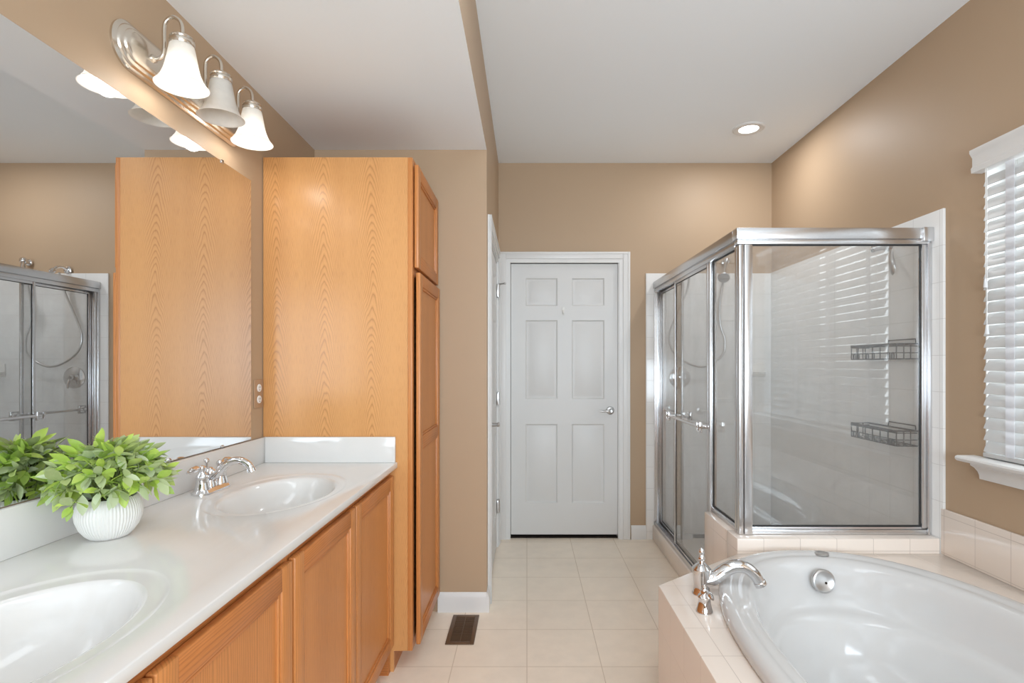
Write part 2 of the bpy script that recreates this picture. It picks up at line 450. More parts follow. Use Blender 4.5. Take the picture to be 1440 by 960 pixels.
# ================================================================== DOORS
def panel_slab(xs, zs, cells, thick):
    """six-panel slab in local u (0..w), z; front face at depth 0 facing -v"""
    t = bmesh.new(); vs = {}
    for i, x in enumerate(xs):
        for j, z in enumerate(zs): vs[i, j] = t.verts.new((x, 0, z))
    pf = []
    for i in range(len(xs)-1):
        for j in range(len(zs)-1):
            f = t.faces.new([vs[i, j], vs[i+1, j], vs[i+1, j+1], vs[i, j+1]])
            if (i, j) in cells: pf.append(f)
    t.normal_update()
    bmesh.ops.inset_individual(t, faces=pf, thickness=0.014, depth=-0.009)
    bmesh.ops.inset_individual(t, faces=pf, thickness=0.010, depth=0.0)
    bmesh.ops.inset_individual(t, faces=pf, thickness=0.024, depth=0.006)
    bound = [e for e in t.edges if e.is_boundary]
    r = bmesh.ops.extrude_edge_only(t, edges=bound)
    nv = [g for g in r['geom'] if isinstance(g, bmesh.types.BMVert)]
    for v in nv: v.co.y += thick
    bmesh.ops.contextual_create(t, geom=[e for e in t.edges if e.is_boundary])
    return t
YD = YB+0.022
def dx(px): return (px-741)*YD/750
def dz(py): return CAM_H-(py-512)*YD/750
xs = [dx(718.5), dx(739), dx(784), dx(804), dx(850), dx(868.5)]
zs = [0.028, dz(707), dz(596), dz(561), dz(450), dz(430), dz(391), dz(371)]
cells = {(i, j) for i in (1, 3) for j in (1, 3, 5)}
t = panel_slab(xs, zs, cells, 0.036)
for v in t.verts: v.co.y += YD
d1 = struct('door_1', t, M['door'], 'closed white six-panel door in the far wall', 'door')
b = B()   # casing and jamb
def casing(b, x0, x1, zt, y, wd):
    prof = [(0, 0), (wd, 0), (wd, -0.012), (wd*0.82, -0.017), (wd*0.35, -0.015), (wd*0.18, -0.010), (0, -0.009)]
    for s, xx in ((-1, x0), (1, x1)):
        box(b, min(xx, xx+s*wd), max(xx, xx+s*wd), y-0.010, y, 0, zt+wd)
        box(b, min(xx+s*wd*0.35, xx+s*wd), max(xx+s*wd*0.35, xx+s*wd), y-0.017, y-0.010, 0, zt+wd, 0.003)
        box(b, min(xx+s*wd*0.80, xx+s*wd), max(xx+s*wd*0.80, xx+s*wd), y-0.021, y-0.017, 0, zt+wd, 0.0015)
    box(b, x0, x1, y-0.010, y, zt, zt+wd)
    box(b, x0-wd*0.35, x1+wd*0.35, y-0.017, y-0.010, zt+wd*0.35, zt+wd, 0.003)
    box(b, x0-wd*0.80, x1+wd*0.80, y-0.021, y-0.017, zt+wd*0.80, zt+wd, 0.0015)
casing(b, dx(717), dx(870), DTOP-0.012, YB, 0.080)
box(b, DX0, DX0+0.010, YB, YB+0.10, 0, DTOP); box(b, DX1-0.010, DX1, YB, YB+0.10, 0, DTOP); box(b, DX0+.01, DX1-.01, YB, YB+0.10, DTOP-0.010, DTOP)
obj('casing', b, M['trim'], d1)
def lever(b, c, n, along, ln=0.085):
    c = Vector(c); n = Vector(n); al = Vector(along)
    lathe(b, [(0.031, 0), (0.031, 0.004), (0.026, 0.011), (0.014, 0.014), (0.011, 0.018), (0.011, 0.045), (0.013, 0.052), (0.010, 0.060)], c, n, 24)
    p = c+n*0.050
    tube(b, [p, p+al*ln*0.3+n*0.004, p+al*ln*0.7+Vector((0, 0, -0.002)), p+al*ln+Vector((0, 0, 0.0))], [0.010, 0.0085, 0.007, 0.006], 12, 0, 5)
b = B(); lever(b, P(858, 577, YD), (0, -1, 0), (-1, 0, 0), 0.088)
tag(obj('door_handle', b, M['steel'], d1), 'satin metal lever')
b = B(); hp = P(792, 437, YD)
box(b, hp.x-0.011, hp.x+0.011, YD-0.004, YD, hp.z-0.03, hp.z+0.03, 0.003)
tube(b, [hp+Vector((0, -0.004, -0.005)), hp+Vector((0, -0.02, -0.022)), hp+Vector((0, -0.032, -0.016)), hp+Vector((0, -0.034, 0.004))], 0.005, 8, 0, 4)
obj('hook', b, M['plastic'], d1)
b = B(); box(b, DX0+0.01, DX1-0.01, YB+0.02, YB+0.10, 0.0, 0.008, 0.002)  # dark strip painted as the shade in the gap under the door
obj('gap_shade_strip', b, M['dark'], d1)

# side door (seen edge-on): built flat then turned to face +X
zs2 = [0.02, 0.24, 0.84, 1.03, 1.62, 1.73, 1.94, 2.04]
xs2 = [0, 0.10, 0.335, 0.475, 0.71, 0.80]
t = panel_slab(xs2, zs2, cells, 0.035)
for v in t.verts: v.co = Vector((XM-0.004-v.co.y, DS0+0.017+v.co.x, v.co.z))
d2 = struct('door_2', t, M['door'], 'white side door seen edge-on left of the far door', 'door')
b = B()
tb = bmesh.new(); casing(tb, 0.0, DS1-DS0, DST, 0.0, 0.085)
for v in tb.verts: v.co = Vector((XM-v.co.y, DS0+v.co.x, v.co.z))
merge(b, tb)
box(b, XM-0.10, XM, DS0, DS0+0.012, 0, DST); box(b, XM-0.10, XM, DS1-0.012, DS1, 0, DST); box(b, XM-0.10, XM, DS0+.012, DS1-.012, DST-0.012, DST)
obj('casing', b, M['trim'], d2)
for k, zc in enumerate((CAM_H+103*3.84/750, CAM_H-48*3.84/750, CAM_H-199*3.84/750)):
    b = B()
    lathe(b, [(0.008, -0.048), (0.008, 0.048)], (XM+0.012, 3.842, zc), (0, 0, 1), 12)
    box(b, XM-0.002, XM+0.010, 3.81, 3.842, zc-0.045, zc+0.045, 0.001)
    if k == 0:   # hinge-pin stop
        tube(b, [(XM+0.012, 3.842, zc+0.05), (XM+0.035, 3.83, zc+0.05), (XM+0.055, 3.80, zc+0.048)], 0.005, 8)
        ball(b, (XM+0.058, 3.795, zc+0.048), 0.009)
    tag(obj('hinge', b, M['steel'], d2), 'satin metal hinge')
b = B(); lever(b, (XM-0.004, 3.10, CAM_H-85*3.1/750), (1, 0, 0), (0, 1, 0), 0.09)
tag(obj('door_handle', b, M['steel'], d2), 'satin metal lever')

# ================================================================== WINDOW AND BLIND
b = B()
xw = XR+0.085
for y0, y1, z0, z1 in ((WY0, WY0+0.045, WZ0, WZ1), (WY1-0.045, WY1, WZ0, WZ1), (WY0+.045, WY1-.045, WZ0, WZ0+0.05), (WY0+.045, WY1-.045, WZ1-0.05, WZ1),
                       (1.42, 1.46, WZ0+.05, WZ1-.05), (WY0+.045, 1.42, 1.53, 1.57), (1.46, WY1-.045, 1.53, 1.57)):
    box(b, xw, xw+0.05, y0, y1, z0, z1, 0.004)
for q in ((WY1-.005, WY1, WZ0, WZ1), (WY0, WY0+.005, WZ0, WZ1), (WY0+.005, WY1-.005, WZ1-.005, WZ1)): box(b, XR+.0005, xw, *q)
w1 = struct('window_1', b, M['trim'], 'bright window in the right wall behind white blinds', 'window')
b = B(); box(b, xw+0.022, xw+0.027, WY0+.045, WY1-.045, WZ0+.05, WZ1-.05)
obj('pane', b, M['pane'], w1)
b = B()   # stool with rounded nose and a moulded apron below
sprof = [(0, 0), (0.072, 0), (0.079, 0.006), (0.081, 0.013), (0.078, 0.019), (0.070, 0.022), (0, 0.022)]
extrude_profile(b, sprof, (XR-0.001, 2.205, WZ0-0.022), (-1, 0, 0), (0, 0, 1), (0, -1, 0), 2.205-0.67)
box(b, XR, xw, WY0, WY1, WZ0-0.02, WZ0)
obj('window_sill', b, M['trim'], w1)
b = B()
aprof = [(0, 0), (0.012, 0), (0.014, 0.016), (0.020, 0.030), (0.034, 0.046), (0.050, 0.056), (0.050, 0.068), (0, 0.068)]
extrude_profile(b, aprof, (XR-0.001, 2.165, WZ0-0.090), (-1, 0, 0), (0, 0, 1), (0, -1, 0), 2.165-0.71)
obj('window_apron', b, M['trim'], w1)

bl = thing('window_blind', (XR, 1.44, WZ0), 'white slatted blind with sheer ladder tapes hanging in the right-hand window', 'blind')
b = B()
vp = [(0, 0), (0.044, 0), (0.046, 0.018), (0.040, 0.026), (0.040, 0.060), (0.046, 0.070), (0.052, 0.080), (0.052, 0.092), (0, 0.092)]
extrude_profile(b, vp, (XR-0.001, 2.167, 2.094), (-1, 0, 0), (0, 0, 1), (0, -1, 0), 2.167-0.70)
obj('valance', b, M['trim'], bl)
b = B(); z = 0.992; SX = XR-0.004; sw = 0.049; tilt = math.radians(62)
while z < 2.10:
    du = Vector((math.cos(tilt), 0, math.sin(tilt)))*sw/2; nn = Vector((-math.sin(tilt), 0, math.cos(tilt)))
    prof = []
    for s in (-1, -0.5, 0, 0.5, 1): prof.append(du*s+nn*(0.003*(1-s*s)+0.0014))
    for s in (1, 0.5, 0, -0.5, -1): prof.append(du*s+nn*(0.003*(1-s*s)-0.0014))
    loft(b, [[Vector((SX, WY1-0.010, z))+p for p in prof], [Vector((SX, WY0+0.010, z))+p for p in prof]], True, True)
    z += 0.0462
obj('slats', b, M['slat'], bl)
b = B(); box(b, SX-0.014, SX+0.016, WY0+.012, WY1-.008, WZ0+0.004, WZ0+0.022, 0.003)
obj('bottom_rail', b, M['slat'], bl)
for yy in (2.02, 1.63, 1.25, 0.87):
    b = B()
    box(b, SX-0.017, SX-0.0155, yy-0.019, yy+0.019, WZ0+0.02, 2.10)
    obj('ladder_tape', b, M['tape'], bl)
for yy, z0 in ((2.112, 1.66), (2.105, 1.475)):
    b = B(); tube(b, [(SX-0.030, yy, 2.10), (SX-0.030, yy, z0)], 0.0011, 6)
    c = obj('pull_cord', b, M['plastic'], bl)
    b = B(); lathe(b, [(0.003, 0.0), (0.005, -0.006), (0.007, -0.028), (0.0075, -0.036), (0.004, -0.038)], (SX-0.030, yy, z0), (0, 0, 1), 12)
    obj('tassel', b, M['clear'], c)

# ================================================================== TALL LINEN CABINET
YA = 2.29
lc = thing('linen_cabinet', (-0.81, 2.56, 0), 'tall honey oak linen cabinet at the end of the white counter', 'cabinet')
ZT = 2.208; XF = -0.512
b = B()
box(b, XL+0.003, XF-.060, YA, YA+0.018, 0.0, ZT); box(b, XF-.060, XF, YA, YA+0.018, 0.09, ZT); box(b, XL+0.003, XF, YC-0.020, YC-0.003, 0.0, ZT)
box(b, XL+0.003, XL+0.015, YA+.018, YC-.02, 0.0, ZT); box(b, XL+.015, XF, YA+.018, YC-.02, ZT-0.018, ZT); box(b, XL+.015, XF, YA+.018, YC-.02, 0.09, 0.105)
box(b, XL+.015, XF, YA+.018, YC-.02, 1.71, 1.728)
# toe recess at the front of the side panel
obj('carcass', b, M['oakp'], lc)
b = B()
FX0, FX1 = XF, XF+0.020
box(b, FX0, FX1, YA, YA+0.038, 0.09, ZT, 0.001); box(b, FX0, FX1, YC-0.043, YC-0.003, 0.09, ZT, 0.001)
for z0, z1 in ((ZT-0.045, ZT), (1.700, 1.745), (0.09, 0.13)): box(b, FX0, FX1, YA+0.038, YC-0.043, z0, z1, 0, 1)
obj('face_frame', b, [M['oakv'], M['oakh']], lc)
b = B(); box(b, XF-0.075, XF-0.060, YA+.018, YC-.02, 0.0, 0.09)
obj('toe_kick', b, M['oakh'], lc)

def cab_door(parent, name, xb, y0, y1, z0, z1, stile=0.055, th=0.019, mid=None, skew=0.0):
    """overlay door facing +X: back at xb"""
    b = B(); xf = xb+th
    rails = [(z0, z0+stile), (z1-stile, z1)]
    if mid: rails.append((mid-stile*0.5, mid+stile*0.5))
    for ya, yb_ in ((y0, y0+stile), (y1-stile, y1)): box(b, xb, xf, ya, yb_, z0, z1, 0.004, 0)
    for ra, rb in rails: box(b, xb, xf-0.0004, y0+stile-0.004, y1-stile+0.004, ra, rb, 0.004, 1)
    # moulded inner lip
    rs = sorted(rails)
    for (a0, a1), (b0, b1) in zip(rs, rs[1:]):
        lo, hi = a1, b0
        for ya, yb_ in ((y0+stile, y0+stile+0.010), (y1-stile-0.010, y1-stile)): box(b, xb, xf-0.005, ya, yb_, lo, hi, 0.0015, 0)
        for za, zb in ((lo, lo+0.010), (hi-0.010, hi)): box(b, xb, xf-0.005, y0+stile+.010, y1-stile-.010, za, zb, 0.0015, 1)
    d = obj(name, b, [M['oakv'], M['oakh']], parent)
    for (a0, a1), (b0, b1) in zip(rs, rs[1:]):
        b = B(); box(b, xb+0.002, xf-0.011, y0+stile-0.004, y1-stile+0.004, a1-.004, b0+.004)
        obj('door_panel', b, M['oakv'], d)
    return d
cab_door(lc, 'cabinet_door', FX1+0.003, YA+0.022, YC-0.018, 1.738, 2.186)
cab_door(lc, 'cabinet_door', FX1+0.011, YA+0.022, YC-0.018, 0.105, 1.718, mid=0.975)

# ================================================================== VANITY CABINET
VY0 = 0.30; VF = -0.585
vc = thing('vanity_cabinet', (-0.85, 1.29, 0), 'long honey oak vanity base cabinet below the white counter', 'cabinet')
b = B()
box(b, XL+0.003, VF-.02, VY0, VY0+0.018, 0.0, 0.8755); box(b, XL+0.003, VF-.02, YA-0.020, YA-0.002, 0.0, 0.8755)
box(b, XL+0.003, XL+0.012, VY0+.018, YA-.02, 0.10, 0.8755); box(b, XL+.012, VF-.02, VY0+.018, YA-.02, 0.10, 0.116)
obj('carcass', b, M['oakp'], vc)
b = B()
for y0, y1 in ((VY0, VY0+0.04), (1.265, 1.32), (YA-0.045, YA-.002)): box(b, VF-.02, VF, y0, y1, 0.10, 0.8755, 0.001)
for z0, z1 in ((0.836, 0.8755), (0.10, 0.14)):
    box(b, VF-.02, VF, VY0+.04, 1.265, z0, z1, 0, 1); box(b, VF-.02, VF, 1.32, YA-.045, z0, z1, 0, 1)
obj('face_frame', b, [M['oakv'], M['oakh']], vc)
b = B(); box(b, VF-0.085, VF-0.070, VY0+.018, YA-.02, 0.0, 0.10); box(b, VF-.07, VF-.002, YA-.03, YA-.002, 0.0, 0.10)
obj('toe_kick', b, M['oakh'], vc)
for y0, y1 in ((0.335, 0.806), (0.812, 1.286), (1.300, 1.766), (1.772, 2.262)):
    cab_door(vc, 'cabinet_door', VF+0.002, y0, y1, 0.128, 0.848)

# ================================================================== COUNTERTOP WITH INTEGRATED BASINS
ZC = 0.90; CX0, CX1 = XL+0.002, -0.556
ct = thing('countertop', (-0.85, 1.29, ZC), 'long white cultured marble counter with two integrated oval basins', 'countertop')
SINKS = [(-0.815, 0.805), (-0.815, 1.765)]
b = B()
def ring_fill(b, outer, holes, z, mi=0):
    es = []
    for loop in [outer]+holes:
        vs = [b.verts.new((p[0], p[1], z)) for p in loop]
        for i in range(len(vs)): es.append(b.edges.new((vs[i], vs[(i+1) % len(vs)])))
    r = bmesh.ops.triangle_fill(b, use_beauty=True, use_dissolve=False, edges=es)
    for g in r['geom']:
        if isinstance(g, bmesh.types.BMFace): g.material_index = mi
RA, RB = 0.198, 0.295; BA, BB = 0.158, 0.242
outer = [(CX0, VY0-0.005), (CX1-0.004, VY0-0.005), (CX1-0.004, YA-0.002), (CX0, YA-0.002)]
ring_fill(b, outer, [[(p.x, p.y) for p in sup(cx, cy, RA, RB, 0)] for cx, cy in SINKS], ZC)
# rounded front nosing, sides and underside as a strip
strip = [(CX1-0.004, ZC), (CX1-0.0008, ZC-0.0006), (CX1, ZC-0.0018), (CX1, ZC-0.022), (CX1-0.002, ZC-0.024), (CX1-0.055, ZC-0.024)]
for (xa, za), (xb, zb) in zip(strip, strip[1:]):
    b.faces.new([b.verts.new(p) for p in ((xa, VY0-.005, za), (xa, YA-.002, za), (xb, YA-.002, zb), (xb, VY0-.005, zb))])
b.faces.new([b.verts.new(p) for p in ((CX0, VY0-.005, ZC), (CX1-.004, VY0-.005, ZC), (CX1-.004, VY0-.005, ZC-.024), (CX0, VY0-.005, ZC-.024))])
for cx, cy in SINKS:   # shallow dish around each basin
    rr = [sup(cx, cy, RA, RB, ZC), sup(cx, cy, RA-.004, RB-.004, ZC-.0010), sup(cx, cy, RA-.008, RB-.009, ZC-.0026), sup(cx, cy, RA-.016, RB-.018, ZC-.0036), sup(cx, cy, BA+.008, BB+.008, ZC-.0052)]
    loft(b, rr)
bmesh.ops.remove_doubles(b, verts=list(b.verts), dist=1e-5)
obj('counter_slab', b, M['marble'], ct, angle=50)
for cx, cy in SINKS:
    b = B(); rr = [sup(cx, cy, BA+.008, BB+.008, ZC-.0052)]
    for f, dzp in ((1.015, .0066), (0.99, .011), (0.95, .024), (0.90, .050), (0.83, .080), (0.70, .108), (0.52, .124), (0.30, .131), (0.11, .134)):
        rr.append(sup(cx, cy, BA*f, BB*f, ZC-dzp))
    loft(b, rr, False, False)
    ba = obj('basin', b, M['marble'], ct, angle=80)
    b = B(); lathe(b, [(0.031, -.002), (0.031, 0.002), (0.026, 0.004), (0.018, 0.002), (0.0, 0.0035)], (cx, cy, ZC-.135), (0, 0, 1), 24)
    tag(obj('drain', b, M['chrome'], ba), 'chrome drain')
b = B(); box(b, CX0, CX0+0.016, VY0-.005, YA-.002, ZC, 1.010, 0.003)
obj('backsplash', b, M['marble'], ct)
b = B(); box(b, CX0+0.016, -0.562, YA-.019, YA-.002, ZC, 1.010, 0.003)
obj('side_splash', b, M['marble'], ct)

# ------------------------------------------------------------------ sink faucet
FC = Vector((-1.050, 1.775, ZC+.0005))
sf = thing('sink_faucet', FC, 'chrome two-handle faucet behind the far basin of the counter', 'faucet')
b = B()
st = []
for h, d in ((0, 0), (0.006, 0.0), (0.012, -0.005), (0.016, -0.008)):
    ring = []
    for k in range(40):
        a = 2*PI*k/40; r = 0.030+d
        ring.append(FC+Vector((math.cos(a)*r, math.sin(a)*r+math.copysign(0.053, math.sin(a)) if abs(math.sin(a)) > 1e-6 else 0, h)))
    st.append(ring)
loft(b, st, True, True)
obj('base_plate', b, M['chrome'], sf)
for s in (-1, 1):
    c = FC+Vector((0, s*0.051, 0.014))
    b = B()
    lathe(b, [(0.024, 0), (0.0235, 0.006), (0.019, 0.020), (0.0175, 0.036), (0.020, 0.042), (0.018, 0.047), (0.011, 0.054), (0.009, 0.060), (0.0125, 0.066), (0.012, 0.072), (0.006, 0.078)], c, (0, 0, 1), 24)
    h = obj('handle', b, M['chrome'], sf)
    b = B(); top = c+Vector((0, 0, 0.068))
    al = Vector((-0.04 if s < 0 else 0.06, s, 0.04)).normalized()
    tube(b, [top, top+al*0.016+Vector((0, 0, .003)), top+al*0.030+Vector((0, 0, .004)), top+al*0.050+Vector((0, 0, .001)), top+al*0.064+Vector((0, 0, -.003)), top+al*0.072+Vector((0, 0, -.003))],
         [0.006, 0.0055, 0.0100, 0.0095, 0.0055, 0.003], 12, 0, 5)
    obj('lever', b, M['chrome'], h)
b = B()
lathe(b, [(0.021, 0.012), (0.020, 0.022), (0.016, 0.034), (0.0155, 0.050), (0.018, 0.058), (0.017, 0.066), (0.010, 0.074), (0.004, 0.078)], FC+Vector((-0.004, 0, 0)), (0, 0, 1), 24)
tube(b, [FC+Vector((0.000, 0, 0.040)), FC+Vector((0.028, 0, 0.062)), FC+Vector((0.060, 0, 0.092)), FC+Vector((0.092, 0, 0.100)), FC+Vector((0.120, 0, 0.088)), FC+Vector((0.134, 0, 0.068))],
     [0.015, 0.0135, 0.0125, 0.012, 0.0115, 0.0115], 16, 0, 6)
lathe(b, [(0.0135, 0), (0.0135, 0.012), (0.010, 0.013)], FC+Vector((0.131, 0, 0.074)), (0.35, 0, -1), 16)
obj('spout', b, M['chrome'], sf)
b = B(); tube(b, [FC+Vector((-0.016, 0, 0.05)), FC+Vector((-0.016, 0, 0.094))], 0.0028, 8)
lathe(b, [(0.004, 0), (0.0085, 0.004), (0.0085, 0.010), (0.004, 0.015)], FC+Vector((-0.016, 0, 0.092)), (0, 0, 1), 16)
obj('lift_rod', b, M['chrome'], sf)

# ================================================================== POTTED PLANT
PC = Vector((-1.018, 1.300, ZC+.0005))
pp = thing('potted_plant', PC, 'bushy green artificial plant in a ribbed white pot on the counter', 'plant')
b = B()
prof = [(r_*0.83, h_) for r_, h_ in [(0.042, 0.0), (0.047, 0.0015), (0.058, 0.010), (0.071, 0.026), (0.0795, 0.046), (0.0815, 0.060), (0.079, 0.076), (0.073, 0.090), (0.068, 0.097), (0.066, 0.0985), (0.063, 0.096), (0.064, 0.088)]]
lathe(b, prof, PC, (0, 0, 1), 480, 0, True, True, 60, 0.011)
obj('pot', b, M['ceramic'], pp, angle=80)
b = B(); lathe(b, [(0.051, 0.084), (0.042, 0.092), (0.02, 0.097), (0.001, 0.098)], PC, (0, 0, 1), 24)
obj('moss', b, M['soil'], pp)
bs = B(); bf = B()
def leaf(bm, p, d, up, ln, wd):
    d = d.normalized(); s = d.cross(up)
    if s.length < 1e-4: s = d.cross(Vector((1, 0, 0)))
    s.normalize(); n = s.cross(d).normalized()
    fr = ((0, 0.05), (0.18, 0.55), (0.40, 0.98), (0.62, 0.95), (0.82, 0.58), (1.0, 0.03))
    L, C, R = [], [], []
    for f, ww in fr:
        bend = -0.07*ln*f*f
        c = p+d*ln*f+n*bend
        C.append(bm.verts.new(c)); L.append(bm.verts.new(c+s*wd*ww/2+n*wd*0.14*ww)); R.append(bm.verts.new(c-s*wd*ww/2+n*wd*0.14*ww))
    for i in range(len(fr)-1):
        bm.faces.new([C[i], L[i], L[i+1], C[i+1]]); bm.faces.new([R[i], C[i], C[i+1], R[i+1]])
XMIN = XL+0.026
NS = 76
for k in range(NS):
    az = 2*PI*(k*0.618034)+random.uniform(-.25, .25)
    q = (k+0.5)/NS
    el = math.radians(84-88*q**0.85+random.uniform(-8, 8))
    reach = random.uniform(0.80, 1.18)
    hd = Vector((math.cos(az)*math.cos(el)*0.090, math.sin(az)*math.cos(el)*0.092, 0))*reach
    hz = 0.022+0.095*math.sin(el)*reach
    root = PC+Vector((math.cos(az)*0.03*q, math.sin(az)*0.03*q, 0.092))
    tip = root+hd+Vector((0, 0, hz))
    mid = root+hd*0.45+Vector((0, 0, hz*0.7+0.03))
    for p in (tip, mid): p.x = max(p.x, XMIN+0.012+random.uniform(0, 0.02))
    path = smooth_path([root, mid, tip], 6)
    tube(bs, path, 0.0013, 5)
    for i, f in enumerate((0.50, 0.70, 0.86, 1.0)):
        idx = min(int(f*(len(path)-1)), len(path)-2); p = path[idx]; d = (path[idx+1]-path[idx]).normalized()
        u, v = frame_axes(d); rot = i*1.57+random.uniform(-.3, .3)
        for sgn in ((1, -1) if f < 1.0 else (1, -1, 0)):
            side = (u*math.cos(rot)+v*math.sin(rot))*sgn
            ld = (d*0.75+side*random.uniform(0.6, 1.0)+Vector((0, 0, random.uniform(0.0, .45)))) if sgn else d
            ln = random.uniform(0.034, 0.052)
            pe = p+ld.normalized()*ln
            if pe.x < XMIN: ld.x = abs(ld.x)*0.3+0.05
            if pe.x < XMIN and p.x+ld.normalized().x*ln < XMIN: continue
            if pe.z < ZC+0.05: continue
            leaf(bf, p, ld, Vector((random.uniform(-1, 1), random.uniform(-1, 1), 1)), ln, ln*random.uniform(0.38, 0.50))
obj('stems', bs, M['stem'], pp)
obj('leaves', bf, M['leaf'], pp, angle=80, recalc=False)

# ================================================================== MIRROR, OUTLET, VANITY LIGHT
MY0, MY1, MZ0, MZ1 = 0.34, 2.184, 1.0125, 2.072
wm = thing('wall_mirror', (XL, (MY0+MY1)/2, MZ0), 'large frameless mirror on the wall above the counter', 'mirror')
b = B(); box(b, XL+0.001, XL+0.006, MY0, MY1, MZ0, MZ1, 0.0008, 0, 1)
obj('mirror_glass', b, [M['mirror']], wm)
for yy, zz, s in ((1.975, MZ1, 1), (1.975, MZ0, -1), (0.75, MZ1, 1), (0.75, MZ0, -1)):
    b = B(); box(b, XL+0.006, XL+0.009, yy-0.008, yy+0.008, min(zz-s*.008, zz+s*.004), max(zz-s*.008, zz+s*.004), 0.001)
    box(b, XL+0.001, XL+0.009, yy-0.008, yy+0.008, min(zz+s*.0005, zz+s*.004), max(zz+s*.0005, zz+s*.004))
    tag(obj('clip', b, M['steel'], wm), 'small metal mirror clip')

ol = thing('wall_outlet', (XL, 2.248, 1.136), 'tan plated electrical outlet between the mirror and tall cabinet', 'outlet')
b = B(); box(b, XL+0.0005, XL+0.006, 2.212, 2.284, 1.136, 1.256, 0.002)
obj('plate', b, M['plate'], ol)
for zz in (1.172, 1.220):
    b = B(); lathe(b, [(0.0165, 0), (0.0165, 0.003), (0.0155, 0.004)], (XL+.005, 2.248, zz), (1, 0, 0), 24)
    r = tag(obj('receptacle', b, M['plastic'], ol), 'white socket')
    b = B()
    for dy in (-0.006, 0.006): box(b, XL+.009, XL+.0095, 2.248+dy-.001, 2.248+dy+.001, zz-.001, zz+.008)
    box(b, XL+.009, XL+.0095, 2.2455, 2.2505, zz-.010, zz-.006)
    obj('slots', b, M['rubber'], r)

LY = [1.575, 1.776, 1.977]; LZ = 2.222; LX = XL
vl = thing('vanity_light', (XL, LY[1], LZ), 'brushed nickel three-lamp wall light above the mirror', 'wall light')
b = B()
rr = []
for h, d in ((0.0, 0), (0.006, 0.0), (0.009, 0.004), (0.012, 0.010), (0.017, 0.012), (0.020, 0.016), (0.022, 0.022), (0.027, 0.024), (0.030, 0.028), (0.032, 0.034)):
    ring = []
    for k in range(64):
        a = 2*PI*(k+.5)/64; r = 0.068-d
        yy = math.cos(a)*r+math.copysign(0.258, math.cos(a))
        ring.append(Vector((XL+h, LY[1]+yy, LZ+math.sin(a)*r)))
    rr.append(ring)
loft(b, rr, True, True)
obj('backplate', b, M['nickel'], vl)
SXX = -1.0185; ZRIM = 2.139; ZS = 2.262
for i, y in enumerate(LY):
    b = B()
    tube(b, [(XL+0.028, y, LZ), (-1.092, y, LZ-0.001), (-1.078, y, LZ+0.006), (-1.0715, y, LZ+0.028), (-1.0715, y, LZ+0.090), (-1.064, y, LZ+0.112), (-1.045, y, LZ+0.123), (-1.026, y, LZ+0.112), (SXX, y, LZ+0.092), (SXX, y, LZ+0.062)], 0.0055, 12, 0, 6)
    lathe(b, [(0.012, 0), (0.012, 0.006), (0.007, 0.010)], (XL+0.030, y, LZ), (1, 0, 0), 16)
    obj('arm', b, M['nickel'], vl)
    b = B(); lathe(b, [(0.0, 0.036), (0.008, 0.036), (0.012, 0.033), (0.021, 0.029), (0.029, 0.024), (0.0325, 0.020), (0.0305, 0.016), (0.0335, 0.012), (0.0335, 0.002), (0.031, -0.002), (0.001, -0.002)], (SXX, y, ZS-.002), (0, 0, 1), 32)
    obj('socket_cup', b, M['nickel'], vl)
    b = B(); H = ZS-ZRIM
    po = [(0.029, 1.0), (0.032, 0.97), (0.035, 0.86), (0.039, 0.68), (0.043, 0.50), (0.048, 0.33), (0.056, 0.17), (0.066, 0.05), (0.0715, 0.0)]
    prof = [(r, h*H) for r, h in po]+[(r-0.0032, h*H+0.0008) for r, h in po[::-1]]
    lathe(b, prof, (SXX, y, ZRIM), (0, 0, 1), 48, 0, False, False)
    sh = obj('shade', b, M['shade'], vl, angle=80)
    b = B(); lathe(b, [(0.010, 0.0), (0.013, -0.020), (0.022, -0.040), (0.024, -0.052), (0.018, -0.068), (0.008, -0.075), (0.0, -0.0755)], (SXX, y, ZS-.004), (0, 0, 1), 20, 0, True, False)
    if i == 1: tag(obj('bulb', b, M['bulb_off'], sh), 'unlit bulb')
    else:
        obj('bulb', b, M['bulb'], sh)
        l = bpy.data.lights.new('bulb_light', 'POINT'); l.energy = 0.75; l.color = (1.0, 0.97, 0.93); l.shadow_soft_size = 0.03
        o = bpy.data.objects.new('bulb_light', l); COL.objects.link(o); o.parent = vl; o.location = (SXX-XL, y-LY[1], ZRIM-LZ+0.002)

# ================================================================== RECESSED LIGHT
RC = Vector((1.43, 3.44, ZH))
rl = thing('recessed_light', RC, 'round white recessed downlight in the ceiling above the shower', 'ceiling light')
b = B(); lathe(b, [(0.060, -0.001), (0.062, -0.007), (0.090, -0.009), (0.098, -0.004), (0.099, 0.0), (0.060, 0.0)], RC, (0, 0, 1), 48, 0, False, False)
obj('trim_ring', b, M['trim'], rl)
b = B(); lathe(b, [(0.060, -0.0005), (0.059, -0.004), (0.0, -0.0045)], RC, (0, 0, 1), 40, 0, True, False)
obj('lens', b, M['led'], rl)
l = bpy.data.lights.new('downlight', 'AREA'); l.shape = 'DISK'; l.size = 0.11; l.energy = 6; l.color = (0.96, 0.98, 1.0)
o = bpy.data.objects.new('downlight', l); COL.objects.link(o); o.parent = rl; o.location = (0, 0, -0.012)

